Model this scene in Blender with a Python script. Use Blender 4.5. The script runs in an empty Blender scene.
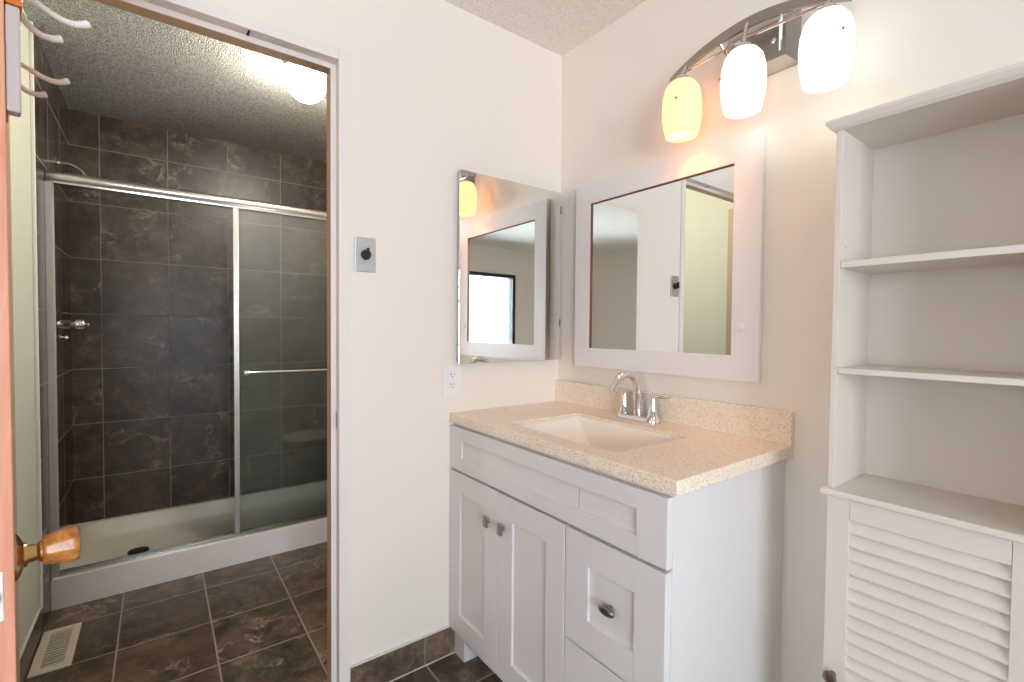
import bpy, bmesh, math, random
from mathutils import Vector, Matrix

# ------------------------------------------------------------------ scene, camera, light
S = bpy.context.scene
COL = S.collection
S.view_settings.view_transform = 'Standard'
S.view_settings.look = 'None'
S.view_settings.gamma = 1.0
S.view_settings.use_curve_mapping = False
S.view_settings.exposure = 0.0
S.cycles.use_denoising = True
S.cycles.max_bounces = 14
S.cycles.diffuse_bounces = 7
S.cycles.glossy_bounces = 8
S.cycles.transparent_max_bounces = 12
S.cycles.sample_clamp_indirect = 8.0
S.cycles.caustics_reflective = False
S.cycles.caustics_refractive = False

YAW, PITCH, ROLL, FPX = 0.6401, -0.026, 0.0087, 473.92
CAM = Vector((-1.3837, -1.519, 1.2041))
def make_camera():
    fwd = Vector((math.sin(YAW) * math.cos(PITCH), math.cos(YAW) * math.cos(PITCH), math.sin(PITCH)))
    right = Vector((math.cos(YAW), -math.sin(YAW), 0))
    up = right.cross(fwd)
    c, s = math.cos(ROLL), math.sin(ROLL)
    r2 = c * right + s * up
    u2 = -s * right + c * up
    cd = bpy.data.cameras.new('camera')
    cd.sensor_width = 36.0
    cd.lens = FPX * 36.0 / 1024.0
    cd.clip_start = 0.02
    o = bpy.data.objects.new('camera', cd)
    m = Matrix.Identity(4)
    for i in range(3):
        m[i][0], m[i][1], m[i][2], m[i][3] = r2[i], u2[i], -fwd[i], CAM[i]
    o.matrix_world = m
    COL.objects.link(o)
    S.camera = o
make_camera()

# daylight: an overcast sky seen through the bedroom window and two added windows
W = bpy.data.worlds.new('sky')
S.world = W
W.use_nodes = True
_bg = W.node_tree.nodes['Background']
_bg.inputs[0].default_value = (0.87, 0.96, 1.08, 1)
_bg.inputs[1].default_value = 23.0

def portal(name, loc, rot, sx, sy):
    l = bpy.data.lights.new(name, 'AREA')
    l.shape = 'RECTANGLE'
    l.size, l.size_y = sx, sy
    l.cycles.is_portal = True
    o = bpy.data.objects.new(name, l)
    o.location = loc
    o.rotation_euler = rot
    COL.objects.link(o)
WX0, WX1, WZ0, WZ1, WY = -2.91, -1.05, 0.70, 2.0, -4.2      # bedroom window
WY2A, WY2B = -2.30, -1.85                                    # unseen window added on the west wall for side light
portal('added_portal_west', (-4.33, (WY2A + WY2B) / 2, (WZ0 + WZ1) / 2), (0, math.radians(-90), 0), WZ1 - WZ0, WY2B - WY2A)
portal('added_portal_bath', (0.13, 0.65, 1.70), (0, math.radians(90), 0), 0.5, 0.5)      # unseen window added over the toilet to brighten the shower room
portal('daylight_portal', ((WX0 + WX1) / 2, WY - 0.13, (WZ0 + WZ1) / 2), (math.radians(90), 0, 0), WX1 - WX0, WZ1 - WZ0)

# ------------------------------------------------------------------ node helpers
def lin(c):
    return tuple(((x / 255) / 12.92 if x / 255 <= 0.04045 else ((x / 255 + 0.055) / 1.055) ** 2.4) for x in c)

class NT:
    def __init__(self, name):
        self.m = bpy.data.materials.new(name)
        self.m.use_nodes = True
        self.t = self.m.node_tree
        self.b = self.t.nodes['Principled BSDF']
        self.out = self.t.nodes['Material Output']
    def n(self, typ, **kw):
        nd = self.t.nodes.new(typ)
        for k, v in kw.items():
            setattr(nd, k, v)
        return nd
    def l(self, a, b):
        self.t.links.new(a, b)
    def math(self, op, a, b=None, c=None, clamp=False):
        nd = self.n('ShaderNodeMath', operation=op, use_clamp=clamp)
        for i, v in enumerate((a, b, c)):
            if v is None:
                continue
            if isinstance(v, (int, float)):
                nd.inputs[i].default_value = v
            else:
                self.l(v, nd.inputs[i])
        return nd.outputs[0]
    def pos(self):
        return self.n('ShaderNodeNewGeometry').outputs['Position']
    def noise(self, vec, scale, detail=4, rough=0.55, dist=0.0):
        nd = self.n('ShaderNodeTexNoise')
        nd.inputs['Scale'].default_value = scale
        nd.inputs['Detail'].default_value = detail
        nd.inputs['Roughness'].default_value = rough
        nd.inputs['Distortion'].default_value = dist
        if vec is not None:
            self.l(vec, nd.inputs['Vector'])
        return nd.outputs['Fac']
    def ramp(self, fac, stops):
        nd = self.n('ShaderNodeValToRGB')
        r = nd.color_ramp
        while len(r.elements) < len(stops):
            r.elements.new(0.5)
        for e, (p, c) in zip(r.elements, stops):
            e.position = p
            e.color = tuple(c) + (1,) if len(c) == 3 else c
        self.l(fac, nd.inputs[0])
        return nd.outputs[0]
    def mix(self, fac, a, b):
        nd = self.n('ShaderNodeMix', data_type='RGBA')
        for sock, v in ((nd.inputs[0], fac), (nd.inputs[6], a), (nd.inputs[7], b)):
            if isinstance(v, (int, float)):
                sock.default_value = v
            elif isinstance(v, tuple):
                sock.default_value = tuple(v) + (1,) if len(v) == 3 else v
            else:
                self.l(v, sock)
        return nd.outputs[2]
    def bump(self, h, strength, dist=0.002):
        nd = self.n('ShaderNodeBump')
        nd.inputs['Strength'].default_value = strength
        nd.inputs['Distance'].default_value = dist
        self.l(h, nd.inputs['Height'])
        self.l(nd.outputs[0], self.b.inputs['Normal'])
    def setp(self, **kw):
        for k, v in kw.items():
            self.b.inputs[k].default_value = v

def paint(name, rgb, rough=0.5, bump=0.0, scale=120, var=0.03, spec=0.5):
    t = NT(name)
    c = lin(rgb)
    p = t.pos()
    f = t.noise(p, 3.0, 3)
    col = t.mix(f, tuple(x * (1 - var) for x in c), tuple(min(1, x * (1 + var)) for x in c))
    t.l(col, t.b.inputs['Base Color'])
    t.setp(Roughness=rough)
    t.b.inputs['Specular IOR Level'].default_value = spec
    if bump:
        t.bump(t.noise(p, scale, 3), bump, 0.002)
    return t.m

def metal(name, rgb, rough, var=0.06):
    t = NT(name)
    c = lin(rgb)
    f = t.noise(t.pos(), 40, 3)
    t.l(t.mix(f, tuple(x * (1 - var) for x in c), c), t.b.inputs['Base Color'])
    t.setp(Metallic=1.0, Roughness=rough)
    return t.m

def popcorn(name, rgb, strength, dark=0.72):
    t = NT(name)
    p = t.pos()
    n1 = t.noise(p, 150, 3, 0.7)
    n2 = t.n('ShaderNodeTexVoronoi')
    n2.inputs['Scale'].default_value = 170
    t.l(p, n2.inputs['Vector'])
    h = t.math('SUBTRACT', t.math('MULTIPLY', n1, 1.2), n2.outputs['Distance'])
    c = lin(rgb)
    sp = t.ramp(n1, [(0.38, (0, 0, 0)), (0.62, (1, 1, 1))])  # grain shading put into the colour: hollows between grains darker
    t.l(t.mix(sp, tuple(x * dark for x in c), tuple(min(1, x * 1.05) for x in c)), t.b.inputs['Base Color'])
    t.setp(Roughness=0.95)
    t.b.inputs['Specular IOR Level'].default_value = 0.1
    t.bump(h, strength, 0.012)
    return t.m

def tile(name, ax, size, off, grout=(150, 143, 135), gw=0.0022, bright=1.0, rough=0.3):
    """stone-look porcelain tile laid in a straight grid; every tile takes its own cut of the veining"""
    t = NT(name)
    p = t.pos()
    sep = t.n('ShaderNodeSeparateXYZ')
    t.l(p, sep.inputs[0])
    fl, gs = [], []
    for a, s, o in zip(ax, size, off):
        u = t.math('DIVIDE', t.math('SUBTRACT', sep.outputs['XYZ'.index(a)], o), s)
        fl.append(t.math('FLOOR', u))
        fr = t.math('FRACT', u)
        gs.append(t.math('MULTIPLY', t.math('MINIMUM', fr, t.math('SUBTRACT', 1.0, fr)), s))
    g = t.math('MINIMUM', gs[0], gs[1])
    mask = t.n('ShaderNodeMapRange', interpolation_type='SMOOTHSTEP')
    mask.inputs['From Min'].default_value = gw * 0.7
    mask.inputs['From Max'].default_value = gw * 1.5
    t.l(g, mask.inputs['Value'])
    cmb = t.n('ShaderNodeCombineXYZ')
    t.l(fl[0], cmb.inputs[0])
    t.l(fl[1], cmb.inputs[1])
    wn = t.n('ShaderNodeTexWhiteNoise')
    t.l(cmb.outputs[0], wn.inputs['Vector'])
    sc = t.n('ShaderNodeVectorMath', operation='SCALE')
    sc.inputs['Scale'].default_value = 9.0
    t.l(wn.outputs['Color'], sc.inputs[0])
    ad = t.n('ShaderNodeVectorMath', operation='ADD')
    t.l(p, ad.inputs[0])
    t.l(sc.outputs[0], ad.inputs[1])
    v = ad.outputs[0]
    k = bright
    base = t.ramp(t.noise(v, 11, 12, 0.8, 0.4), [(0.34, (0.013 * k, 0.009 * k, 0.006 * k)), (0.50, (0.060 * k, 0.042 * k, 0.029 * k)), (0.67, (0.175 * k, 0.125 * k, 0.086 * k))])
    patch = t.ramp(t.noise(v, 4.5, 5, 0.6, 0.4), [(0.42, (0, 0, 0)), (0.70, (1, 1, 1))])
    c1 = t.mix(t.math('MULTIPLY', t.math('MULTIPLY', patch, 0.9), t.noise(v, 45, 6, 0.8)), base, (0.17 * k, 0.115 * k, 0.072 * k))
    cool = t.ramp(t.noise(v, 3.0, 4, 0.5, 0.2), [(0.5, (0, 0, 0)), (0.72, (1, 1, 1))])
    c1 = t.mix(t.math('MULTIPLY', cool, 0.2), c1, (0.045 * k, 0.040 * k, 0.036 * k))
    rid = t.math('ABSOLUTE', t.math('SUBTRACT', t.noise(v, 5.5, 8, 0.62, 1.2), 0.5))
    vein = t.ramp(rid, [(0.0, (1, 1, 1)), (0.05, (0, 0, 0))])
    vm = t.ramp(t.noise(v, 5.0, 3, 0.5, 0.0), [(0.54, (0, 0, 0)), (0.68, (1, 1, 1))])
    fine = t.ramp(t.noise(v, 70, 5, 0.8), [(0.40, (0.05, 0.05, 0.05)), (0.62, (1, 1, 1))])
    c2 = t.mix(t.math('MULTIPLY', t.math('MULTIPLY', t.math('MULTIPLY', vein, vm), fine), 0.75), c1, (0.62 * k, 0.50 * k, 0.38 * k))
    tone = t.math('ADD', t.math('MULTIPLY', wn.outputs['Value'], 0.35), 0.82)
    tn = t.n('ShaderNodeVectorMath', operation='SCALE')
    t.l(c2, tn.inputs[0])
    t.l(tone, tn.inputs['Scale'])
    col = t.mix(mask.outputs[0], lin(grout), tn.outputs[0])
    t.l(col, t.b.inputs['Base Color'])
    rg = t.n('ShaderNodeMapRange')
    t.l(mask.outputs[0], rg.inputs['Value'])
    rg.inputs['To Min'].default_value = 0.8
    rg.inputs['To Max'].default_value = rough
    t.l(rg.outputs[0], t.b.inputs['Roughness'])
    h = t.math('ADD', t.math('MULTIPLY', mask.outputs[0], 1.0), t.math('MULTIPLY', t.noise(v, 35, 5), 0.18))
    t.bump(h, 0.35, 0.0018)
    return t.m

def quartz(name):
    t = NT(name)
    p = t.pos()
    vo = t.n('ShaderNodeTexVoronoi')
    vo.inputs['Scale'].default_value = 520
    t.l(p, vo.inputs['Vector'])
    sp = t.n('ShaderNodeSeparateColor')
    t.l(vo.outputs['Color'], sp.inputs[0])
    base = t.ramp(sp.outputs[0], [(0.0, lin((150, 130, 116))), (0.08, lin((206, 184, 162))), (0.2, lin((243, 227, 206))), (0.75, lin((250, 236, 216))), (0.92, lin((244, 234, 222)))])
    n = t.noise(p, 9, 4)
    col = t.mix(t.math('MULTIPLY', n, 0.25), base, lin((246, 226, 198)))
    t.l(col, t.b.inputs['Base Color'])
    t.setp(Roughness=0.16)
    return t.m

def wood(name, a, b, rough=0.4, axis=2, scale=14):
    t = NT(name)
    tc = t.n('ShaderNodeTexCoord').outputs['Object']
    mp = t.n('ShaderNodeMapping')
    sc = [scale] * 3
    sc[axis] = scale * 0.08
    mp.inputs['Scale'].default_value = sc
    t.l(tc, mp.inputs['Vector'])
    f = t.noise(mp.outputs[0], 4, 6, 0.6, 1.0)
    t.l(t.ramp(f, [(0.3, lin(a)), (0.7, lin(b))]), t.b.inputs['Base Color'])
    t.setp(Roughness=rough)
    return t.m

def glow(name, rgb, strength, base=(250, 248, 240)):
    t = NT(name)
    t.b.inputs['Base Color'].default_value = lin(base) + (1,)
    t.setp(Roughness=0.25)
    n = t.noise(t.pos(), 25, 2)
    t.l(t.mix(n, tuple(x * 0.97 for x in lin(rgb)), lin(rgb)), t.b.inputs['Emission Color'])
    t.b.inputs['Emission Strength'].default_value = strength
    return t.m

def glass(name, tint, haze=0.0, hazecol=(0.8, 0.85, 0.82), rough=0.0):
    t = NT(name)
    tr = t.n('ShaderNodeBsdfTransparent')
    tr.inputs[0].default_value = tuple(tint) + (1,)
    gl = t.n('ShaderNodeBsdfGlossy')
    gl.inputs['Roughness'].default_value = rough
    fr = t.n('ShaderNodeFresnel')
    fr.inputs[0].default_value = 1.5
    mx = t.n('ShaderNodeMixShader')
    t.l(fr.outputs[0], mx.inputs[0])
    t.l(tr.outputs[0], mx.inputs[1])
    t.l(gl.outputs[0], mx.inputs[2])
    last = mx
    if haze:
        df = t.n('ShaderNodeBsdfDiffuse')
        df.inputs[0].default_value = tuple(hazecol) + (1,)
        m2 = t.n('ShaderNodeMixShader')
        nz = t.noise(t.pos(), 5, 5, 0.6, 0.5)
        t.l(t.math('MULTIPLY', nz, haze * 2), m2.inputs[0])
        t.l(mx.outputs[0], m2.inputs[1])
        t.l(df.outputs[0], m2.inputs[2])
        last = m2
    t.l(last.outputs[0], t.out.inputs[0])
    return t.m

def mirror_mat(name, tint=(0.90, 0.92, 0.90)):
    t = NT(name)
    n = t.noise(t.pos(), 8, 2)
    t.l(t.mix(n, tuple(x * 0.985 for x in tint), tint), t.b.inputs['Base Color'])
    t.setp(Metallic=1.0, Roughness=0.0)
    return t.m

M = {}
M['wall'] = paint('cream_wall_paint', (241, 233, 222), 0.6, 0.12, 160, 0.015, 0.3)
M['carpet'] = paint('bounce_carpet', (214, 213, 214), 0.95, 0.6, 300, 0.08, 0.1)  # unseen bedroom floor, assumed pale for its bounce light
M['trim'] = paint('white_trim_paint', (236, 231, 226), 0.4)
M['wall_bath'] = paint('sage_cream_wall_paint', (212, 211, 190), 0.6, 0.12, 160, 0.015, 0.3)
M['tan'] = paint('tan_stop_paint', (186, 160, 128), 0.5)
M['ceil'] = popcorn('popcorn_ceiling', (252, 246, 238), 0.4, 0.86)
M['ceil_bath'] = popcorn('popcorn_ceiling_bath', (240, 237, 229), 1.0, 0.45)
M['floor'] = tile('slate_floor_tile', 'XY', (0.297, 0.304), (-1.520, -0.182), (164, 153, 142), 0.0026, 1.45, 0.28)
M['tile_back'] = tile('slate_wall_tile_back', 'XZ', (0.300, 0.2985), (-1.636, 0.368), (140, 131, 122), 0.0018, 0.8, 0.38)
M['tile_side'] = tile('slate_wall_tile_side', 'YZ', (0.300, 0.2985), (1.616, 0.368), (150, 140, 130), 0.0018, 0.8, 0.2)
M['tile_base'] = tile('slate_base_tile', 'XZ', (0.297, 0.30), (-0.633, -0.10), (150, 143, 135), 0.0018, 2.1, 0.35)
M['tile_base_side'] = tile('slate_base_tile_side', 'YZ', (0.304, 0.30), (-0.182, -0.10), (150, 143, 135), 0.0018, 1.1, 0.35)
M['caulk'] = paint('white_caulk', (222, 218, 212), 0.6)
M['cab'] = paint('warm_white_cabinet_paint', (224, 220, 219), 0.35, 0, 1, 0.01)
M['shelfwhite'] = paint('white_shelf_paint', (222, 213, 202), 0.4, 0, 1, 0.02)
M['quartz'] = quartz('beige_speckled_quartz')
M['porcelain'] = paint('white_porcelain', (246, 240, 230), 0.08, 0, 1, 0.01)
M['acrylic'] = paint('cream_acrylic', (248, 244, 230), 0.18, 0, 1, 0.01)
M['acrylic_front'] = paint('white_acrylic', (236, 232, 230), 0.22, 0, 1, 0.01)
M['chrome'] = metal('polished_chrome', (228, 228, 230), 0.06)
M['satin'] = metal('satin_aluminium', (214, 212, 208), 0.24)
M['jamb_alu'] = metal('matte_aluminium', (232, 231, 230), 0.5)
M['nickel'] = metal('brushed_nickel', (176, 170, 164), 0.32)
M['antique'] = metal('antique_nickel', (158, 144, 132), 0.3)
M['brass'] = metal('aged_brass', (205, 165, 115), 0.25)
M['dark'] = paint('black_plastic', (18, 17, 17), 0.35)
M['darkgap'] = paint('dark_recess', (30, 26, 24), 0.7)
M['steel'] = metal('brushed_steel_plate', (200, 200, 204), 0.38)
M['mirror'] = mirror_mat('silvered_mirror')
M['framewhite'] = paint('white_mirror_frame_paint', (236, 232, 230), 0.4, 0.05, 60, 0.02)
M['rawwood'] = paint('bare_wood_edge', (120, 70, 48), 0.7)
M['plastic'] = paint('white_plastic', (240, 238, 236), 0.3)
M['door_wood'] = wood('salmon_stained_wood', (206, 132, 102), (224, 158, 130), 0.45)
M['knob_wood'] = wood('varnished_oak', (150, 88, 40), (214, 146, 80), 0.15, 0, 20)
M['rail_wood'] = wood('orange_stained_wood', (190, 92, 30), (226, 130, 54), 0.35, 1)
M['mauve'] = paint('mauve_grey_paint', (186, 172, 168), 0.6)
M['vent'] = paint('almond_enamel', (226, 217, 198), 0.4)
M['shade_warm'] = glow('warm_lit_opal_glass', (255, 170, 120), 2.4, (190, 150, 100))
M['shade_cool'] = glow('cool_lit_opal_glass', (255, 246, 236), 0.9)
M['bulb_warm'] = glow('warm_bulb', (255, 172, 84), 150.0)
M['bulb_cool'] = glow('cool_bulb', (255, 238, 220), 5.0)
M['globe'] = glow('lit_opal_globe', (255, 244, 228), 125.0)
M['pane'] = glass('window_glass', (0.97, 0.98, 0.98))
M['shower_glass'] = glass('shower_glass', (0.945, 0.968, 0.958), 0.02)
M['bronze'] = paint('dark_bronze_frame', (42, 44, 50), 0.4)
M['bark'] = paint('grey_bark', (62, 56, 50), 0.9)

# ------------------------------------------------------------------ mesh helpers
ORG = {}
def empty(name, loc, label=None, cat=None, group=None):
    o = bpy.data.objects.new(name, None)
    o.location = loc
    o.empty_display_size = 0.05
    COL.objects.link(o)
    ORG[o.name] = Vector(loc)
    return tag(o, label, cat, group)
def tag(o, label=None, cat=None, group=None, kind=None):
    if label: o['label'] = label
    if cat: o['category'] = cat
    if group: o['group'] = group
    if kind: o['kind'] = kind
    return o
def obj(name, bm, mat, parent=None, smooth=False, bevel=0.0, seg=2, angle=35, local=False):
    me = bpy.data.meshes.new(name)
    bmesh.ops.recalc_face_normals(bm, faces=bm.faces)
    if parent is not None and not local:
        bmesh.ops.translate(bm, verts=bm.verts, vec=-ORG[parent.name])
    bm.to_mesh(me)
    bm.free()
    for mm in (mat if isinstance(mat, (list, tuple)) else [mat]):
        me.materials.append(mm)
    if smooth:
        for p in me.polygons:
            p.use_smooth = True
    o = bpy.data.objects.new(name, me)
    COL.objects.link(o)
    if parent is not None:
        o.parent = parent
        ORG[o.name] = ORG[parent.name]
    else:
        ORG[o.name] = Vector((0, 0, 0))
    if bevel:
        b = o.modifiers.new('bevel', 'BEVEL')
        b.width = bevel
        b.segments = seg
        b.limit_method = 'ANGLE'
        b.angle_limit = math.radians(angle)
        if smooth:
            b.harden_normals = False
    if smooth:
        try:
            me.set_sharp_from_angle(angle=math.radians(40))
        except Exception:
            pass
    return o
def struct(name, bm, mat, **kw):
    return tag(obj(name, bm, mat, **kw), kind='structure')
def B():
    return bmesh.new()
def box(bm, x0, x1, y0, y1, z0, z1, mi=0):
    vs = [bm.verts.new((x, y, z)) for x in (x0, x1) for y in (y0, y1) for z in (z0, z1)]
    for q in ((0, 1, 3, 2), (4, 6, 7, 5), (0, 4, 5, 1), (2, 3, 7, 6), (0, 2, 6, 4), (1, 5, 7, 3)):
        f = bm.faces.new([vs[i] for i in q])
        f.material_index = mi
    return bm
def bx(*a):
    return box(B(), *a)
def boxes(*lst):
    bm = B()
    for a in lst:
        box(bm, *a)
    return bm
def frame_axes(d):
    d = Vector(d).normalized()
    a = Vector((0, 0, 1)) if abs(d.z) < 0.9 else Vector((1, 0, 0))
    u = d.cross(a).normalized()
    return d, u, d.cross(u).normalized()
def lathe(bm, prof, origin=(0, 0, 0), axis=(0, 0, 1), n=32, cap=True, sx=1.0, sy=1.0):
    """prof: (radius, distance along axis)"""
    d, u, v = frame_axes(axis)
    o = Vector(origin)
    rings = []
    for r, h in prof:
        if r < 1e-6:
            rings.append([bm.verts.new(o + d * h)])
        else:
            rings.append([bm.verts.new(o + d * h + u * (r * sx * math.cos(2 * math.pi * i / n)) + v * (r * sy * math.sin(2 * math.pi * i / n))) for i in range(n)])
    for a, b in zip(rings, rings[1:]):
        for i in range(n):
            j = (i + 1) % n
            if len(a) == 1 and len(b) == 1:
                continue
            if len(a) == 1:
                bm.faces.new((a[0], b[i], b[j]))
            elif len(b) == 1:
                bm.faces.new((a[i], a[j], b[0]))
            else:
                bm.faces.new((a[i], a[j], b[j], b[i]))
    if cap:
        for r in (rings[0], rings[-1]):
            if len(r) > 2:
                bm.faces.new(r)
    return bm
def tube(bm, pts, rad, n=12, cap=True, flat=1.0):
    pts = [Vector(p) for p in pts]
    rr = rad if isinstance(rad, (list, tuple)) else [rad] * len(pts)
    rings = []
    pu = None
    for i, p in enumerate(pts):
        t = (pts[min(i + 1, len(pts) - 1)] - pts[max(i - 1, 0)]).normalized()
        if pu is None:
            _, u, v = frame_axes(t)
        else:
            u = (pu - t * pu.dot(t)).normalized()
            v = t.cross(u)
        pu = u
        rings.append([bm.verts.new(p + u * (rr[i] * math.cos(2 * math.pi * k / n)) + v * (rr[i] * flat * math.sin(2 * math.pi * k / n))) for k in range(n)])
    for a, b in zip(rings, rings[1:]):
        for k in range(n):
            j = (k + 1) % n
            bm.faces.new((a[k], a[j], b[j], b[k]))
    if cap:
        bm.faces.new(rings[0])
        bm.faces.new(rings[-1])
    return bm
def spline(ctrl, n=8):
    c = [Vector(p) for p in ctrl]
    c = [c[0] * 2 - c[1]] + c + [c[-1] * 2 - c[-2]]
    out = []
    for i in range(1, len(c) - 2):
        for k in range(n):
            t = k / n
            a, b, d, e = c[i - 1], c[i], c[i + 1], c[i + 2]
            out.append(0.5 * ((2 * b) + (d - a) * t + (2 * a - 5 * b + 4 * d - e) * t * t + (3 * b - a - 3 * d + e) * t ** 3))
    out.append(c[-2])
    return out
def extrude(bm, prof, ax, a, b):
    """prof is a list of 2D points in the two axes other than ax, extruded from a to b"""
    def P(p, s):
        return {'x': (s, p[0], p[1]), 'y': (p[0], s, p[1]), 'z': (p[0], p[1], s)}[ax]
    r0 = [bm.verts.new(P(p, a)) for p in prof]
    r1 = [bm.verts.new(P(p, b)) for p in prof]
    n = len(prof)
    for i in range(n):
        j = (i + 1) % n
        bm.faces.new((r0[i], r0[j], r1[j], r1[i]))
    bm.faces.new(r0)
    bm.faces.new(r1)
    return bm
def rrect(w, d, r, n=6, cx=0.0, cy=0.0):
    out = []
    for (sx, sy, a0) in ((1, 1, 0), (-1, 1, 90), (-1, -1, 180), (1, -1, 270)):
        for k in range(n + 1):
            a = math.radians(a0 + 90 * k / n)
            out.append((cx + sx * (w / 2 - r) + r * math.cos(a), cy + sy * (d / 2 - r) + r * math.sin(a)))
    return out
def loft(bm, rings, cap0=False, cap1=False):
    rs = [[bm.verts.new(p) for p in r] for r in rings]
    n = len(rs[0])
    for a, b in zip(rs, rs[1:]):
        for i in range(n):
            j = (i + 1) % n
            bm.faces.new((a[i], a[j], b[j], b[i]))
    if cap0: bm.faces.new(rs[0])
    if cap1: bm.faces.new(rs[-1])
    return rs

# ------------------------------------------------------------------ the room
HC, HS = 2.362, 2.343          # ceilings
XL, YB = -1.759, 1.916         # shower room: painted/tiled left wall, tiled back wall
DX0, DX1, DZ = -1.672, -0.932, 2.030     # doorway
WT = 0.115                     # door wall thickness
struct('floor', bx(-4.3, 0.1, -1.50, 2.0, -0.06, 0), M['floor'])
struct('floor_bedroom', bx(-4.3, 0.1, -4.3, -1.50, -0.06, 0.006), M['carpet'])  # out of view; carpet added to bounce light upward
struct('ceiling', bx(-4.3, 0.1, -4.3, 0.06, HC, HC + 0.06), M['ceil'])
struct('ceiling_bath', bx(XL - 0.1, 0.1, 0.06, 2.0, HS, HS + 0.06), M['ceil_bath'])
struct('wall_north', boxes((-4.3, DX0 - 0.015, 0, WT, 0, HC), (DX1 + 0.015, 0.0, 0, WT, 0, HC), (DX0 - 0.015, DX1 + 0.015, 0, WT, DZ + 0.015, HC)), M['wall'])
QY0, QY1, QZ0, QZ1 = 0.40, 0.90, 1.45, 1.95  # opening for the added bath window
struct('wall_east', boxes((0.0, 0.1, -4.3, QY0, 0, HC), (0.0, 0.1, QY1, 2.0, 0, HC), (0.0, 0.1, QY0, QY1, 0, QZ0), (0.0, 0.1, QY0, QY1, QZ1, HC)), M['wall'])
struct('wall_west', boxes((-4.3, -4.2, -4.2, WY2A, 0, HC), (-4.3, -4.2, WY2B, 0.0, 0, HC), (-4.3, -4.2, WY2A, WY2B, 0, WZ0), (-4.3, -4.2, WY2A, WY2B, WZ1, HC)), M['wall'])
struct('wall_south', boxes((-4.3, WX0, WY - 0.12, WY, 0, HC), (WX1, 0.0, WY - 0.12, WY, 0, HC), (WX0, WX1, WY - 0.12, WY, 0, WZ0), (WX0, WX1, WY - 0.12, WY, WZ1, HC)), M['wall'])
struct('wall_shower_left', bx(XL - 0.1, XL - 0.008, WT, 2.0, 0, HS), M['wall_bath'])
TY0 = 1.030                    # tiling starts here on the left wall
struct('wall_shower_left_tile', bx(XL - 0.008, XL, TY0, YB, 0, HS), M['tile_side'])
struct('wall_shower_right_tile', bx(-0.008, 0.0, TY0, YB, 0, HS), M['tile_side'])
struct('wall_shower_back', bx(XL - 0.008, 0.0, YB, 2.0, 0, HS), M['tile_back'])
struct('trim_1', bx(XL - 0.008, XL + 0.004, TY0 - 0.014, TY0, 0.10, HS), M['caulk'], bevel=0.003)
# tile baseboards with a pale caulk bead on top
bb = struct('baseboard_north', bx(DX1 + 0.037, -0.45, -0.009, 0, 0, 0.102), M['tile_base'])
obj('caulk_bead', bx(DX1 + 0.037, -0.45, -0.008, 0.0, 0.102, 0.107), M['caulk'], bb)
obj('floor_grout', bx(DX1 + 0.037, -0.45, -0.0125, -0.009, 0.0002, 0.0025), M['caulk'], bb)
bb = struct('baseboard_shower_left', bx(XL - 0.008, XL, WT, TY0, 0, 0.10), M['tile_base_side'])
obj('caulk_bead', bx(XL - 0.008, XL - 0.001, WT, TY0 - 0.014, 0.10, 0.104), M['caulk'], bb)
struct('trim_2', bx(-1.70, -0.02, WY, WY + 0.012, 0, 0.09), M['trim'])

struct('trim_3', bx(XL - 0.008, XL - 0.002, WT, 0.213, 0.1045, DZ), M['tan'])
# doorway lining: casing, rebated jamb, stop, strike plate
dw = empty('door_1', ((DX0 + DX1) / 2, 0, 0))
tag(dw, kind='structure')
c = 0.036
obj('casing', boxes((DX1, DX1 + c, -0.006, 0.02, 0, DZ + c), (DX0 - c, DX0, -0.006, 0.02, 0, DZ + c), (DX0, DX1, -0.006, 0.02, DZ, DZ + c)), M['trim'], dw, bevel=0.002)
jb = 0.004
obj('jamb', boxes((DX1 + jb, DX1 + 0.016, 0.02, WT, 0, DZ + jb), (DX0 - 0.016, DX0 - jb, 0.02, WT, 0, DZ + jb), (DX0 - 0.016, DX1 + 0.016, 0.02, WT, DZ + jb, DZ + 0.016)), M['trim'], dw)
obj('door_stop', boxes((DX1 - 0.012, DX1 + jb, 0.038, 0.0385 + 0.004, 0, DZ - 0.012), (DX0 - jb, DX0 + 0.012, 0.038, 0.0425, 0, DZ - 0.012), (DX0 - jb, DX1 + jb, 0.038, 0.0425, DZ - 0.012, DZ + jb)), M['trim'], dw)
obj('stop_back', boxes((DX1 - 0.012, DX1 + jb, 0.0425, 0.085, 0, DZ - 0.012), (DX0 - jb, DX0 + 0.012, 0.0425, 0.085, 0, DZ - 0.012), (DX0 - jb, DX1 + jb, 0.0425, 0.085, DZ - 0.012, DZ + jb)), M['tan'], dw)
obj('strike_plate', boxes((DX1 + 0.002, DX1 + jb + 0.001, 0.010, 0.034, 0.872, 0.938)), M['steel'], dw)
obj('strike_hole', boxes((DX1 + 0.0005, DX1 + 0.003, 0.015, 0.029, 0.885, 0.928)), M['dark'], dw)
obj('head_notch', bx(-1.178, -1.172, 0.002, 0.030, DZ - 0.0015, DZ + 0.002), M['darkgap'], dw)

# bedroom window behind the viewer (seen in the mirrors) and the tree outside it
w = empty('window_1', ((WX0 + WX1) / 2, WY, WZ0))
tag(w, kind='structure')
ft = 0.05
mid = (WX0 + WX1) / 2
obj('window_frame', boxes((WX0, WX0 + ft, WY - 0.11, WY + 0.015, WZ0, WZ1), (WX1 - ft, WX1, WY - 0.11, WY + 0.015, WZ0, WZ1), (WX0 + ft, WX1 - ft, WY - 0.11, WY + 0.015, WZ1 - ft, WZ1), (WX0 + ft, WX1 - ft, WY - 0.11, WY + 0.015, WZ0, WZ0 + ft), (WX1 - 0.72, WX1 - 0.67, WY - 0.09, WY - 0.02, WZ0 + ft, WZ1 - ft)), M['bronze'], w)
obj('pane', bx(WX0 + ft, WX1 - ft, WY - 0.062, WY - 0.058, WZ0 + ft, WZ1 - ft), M['pane'], w)

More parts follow.
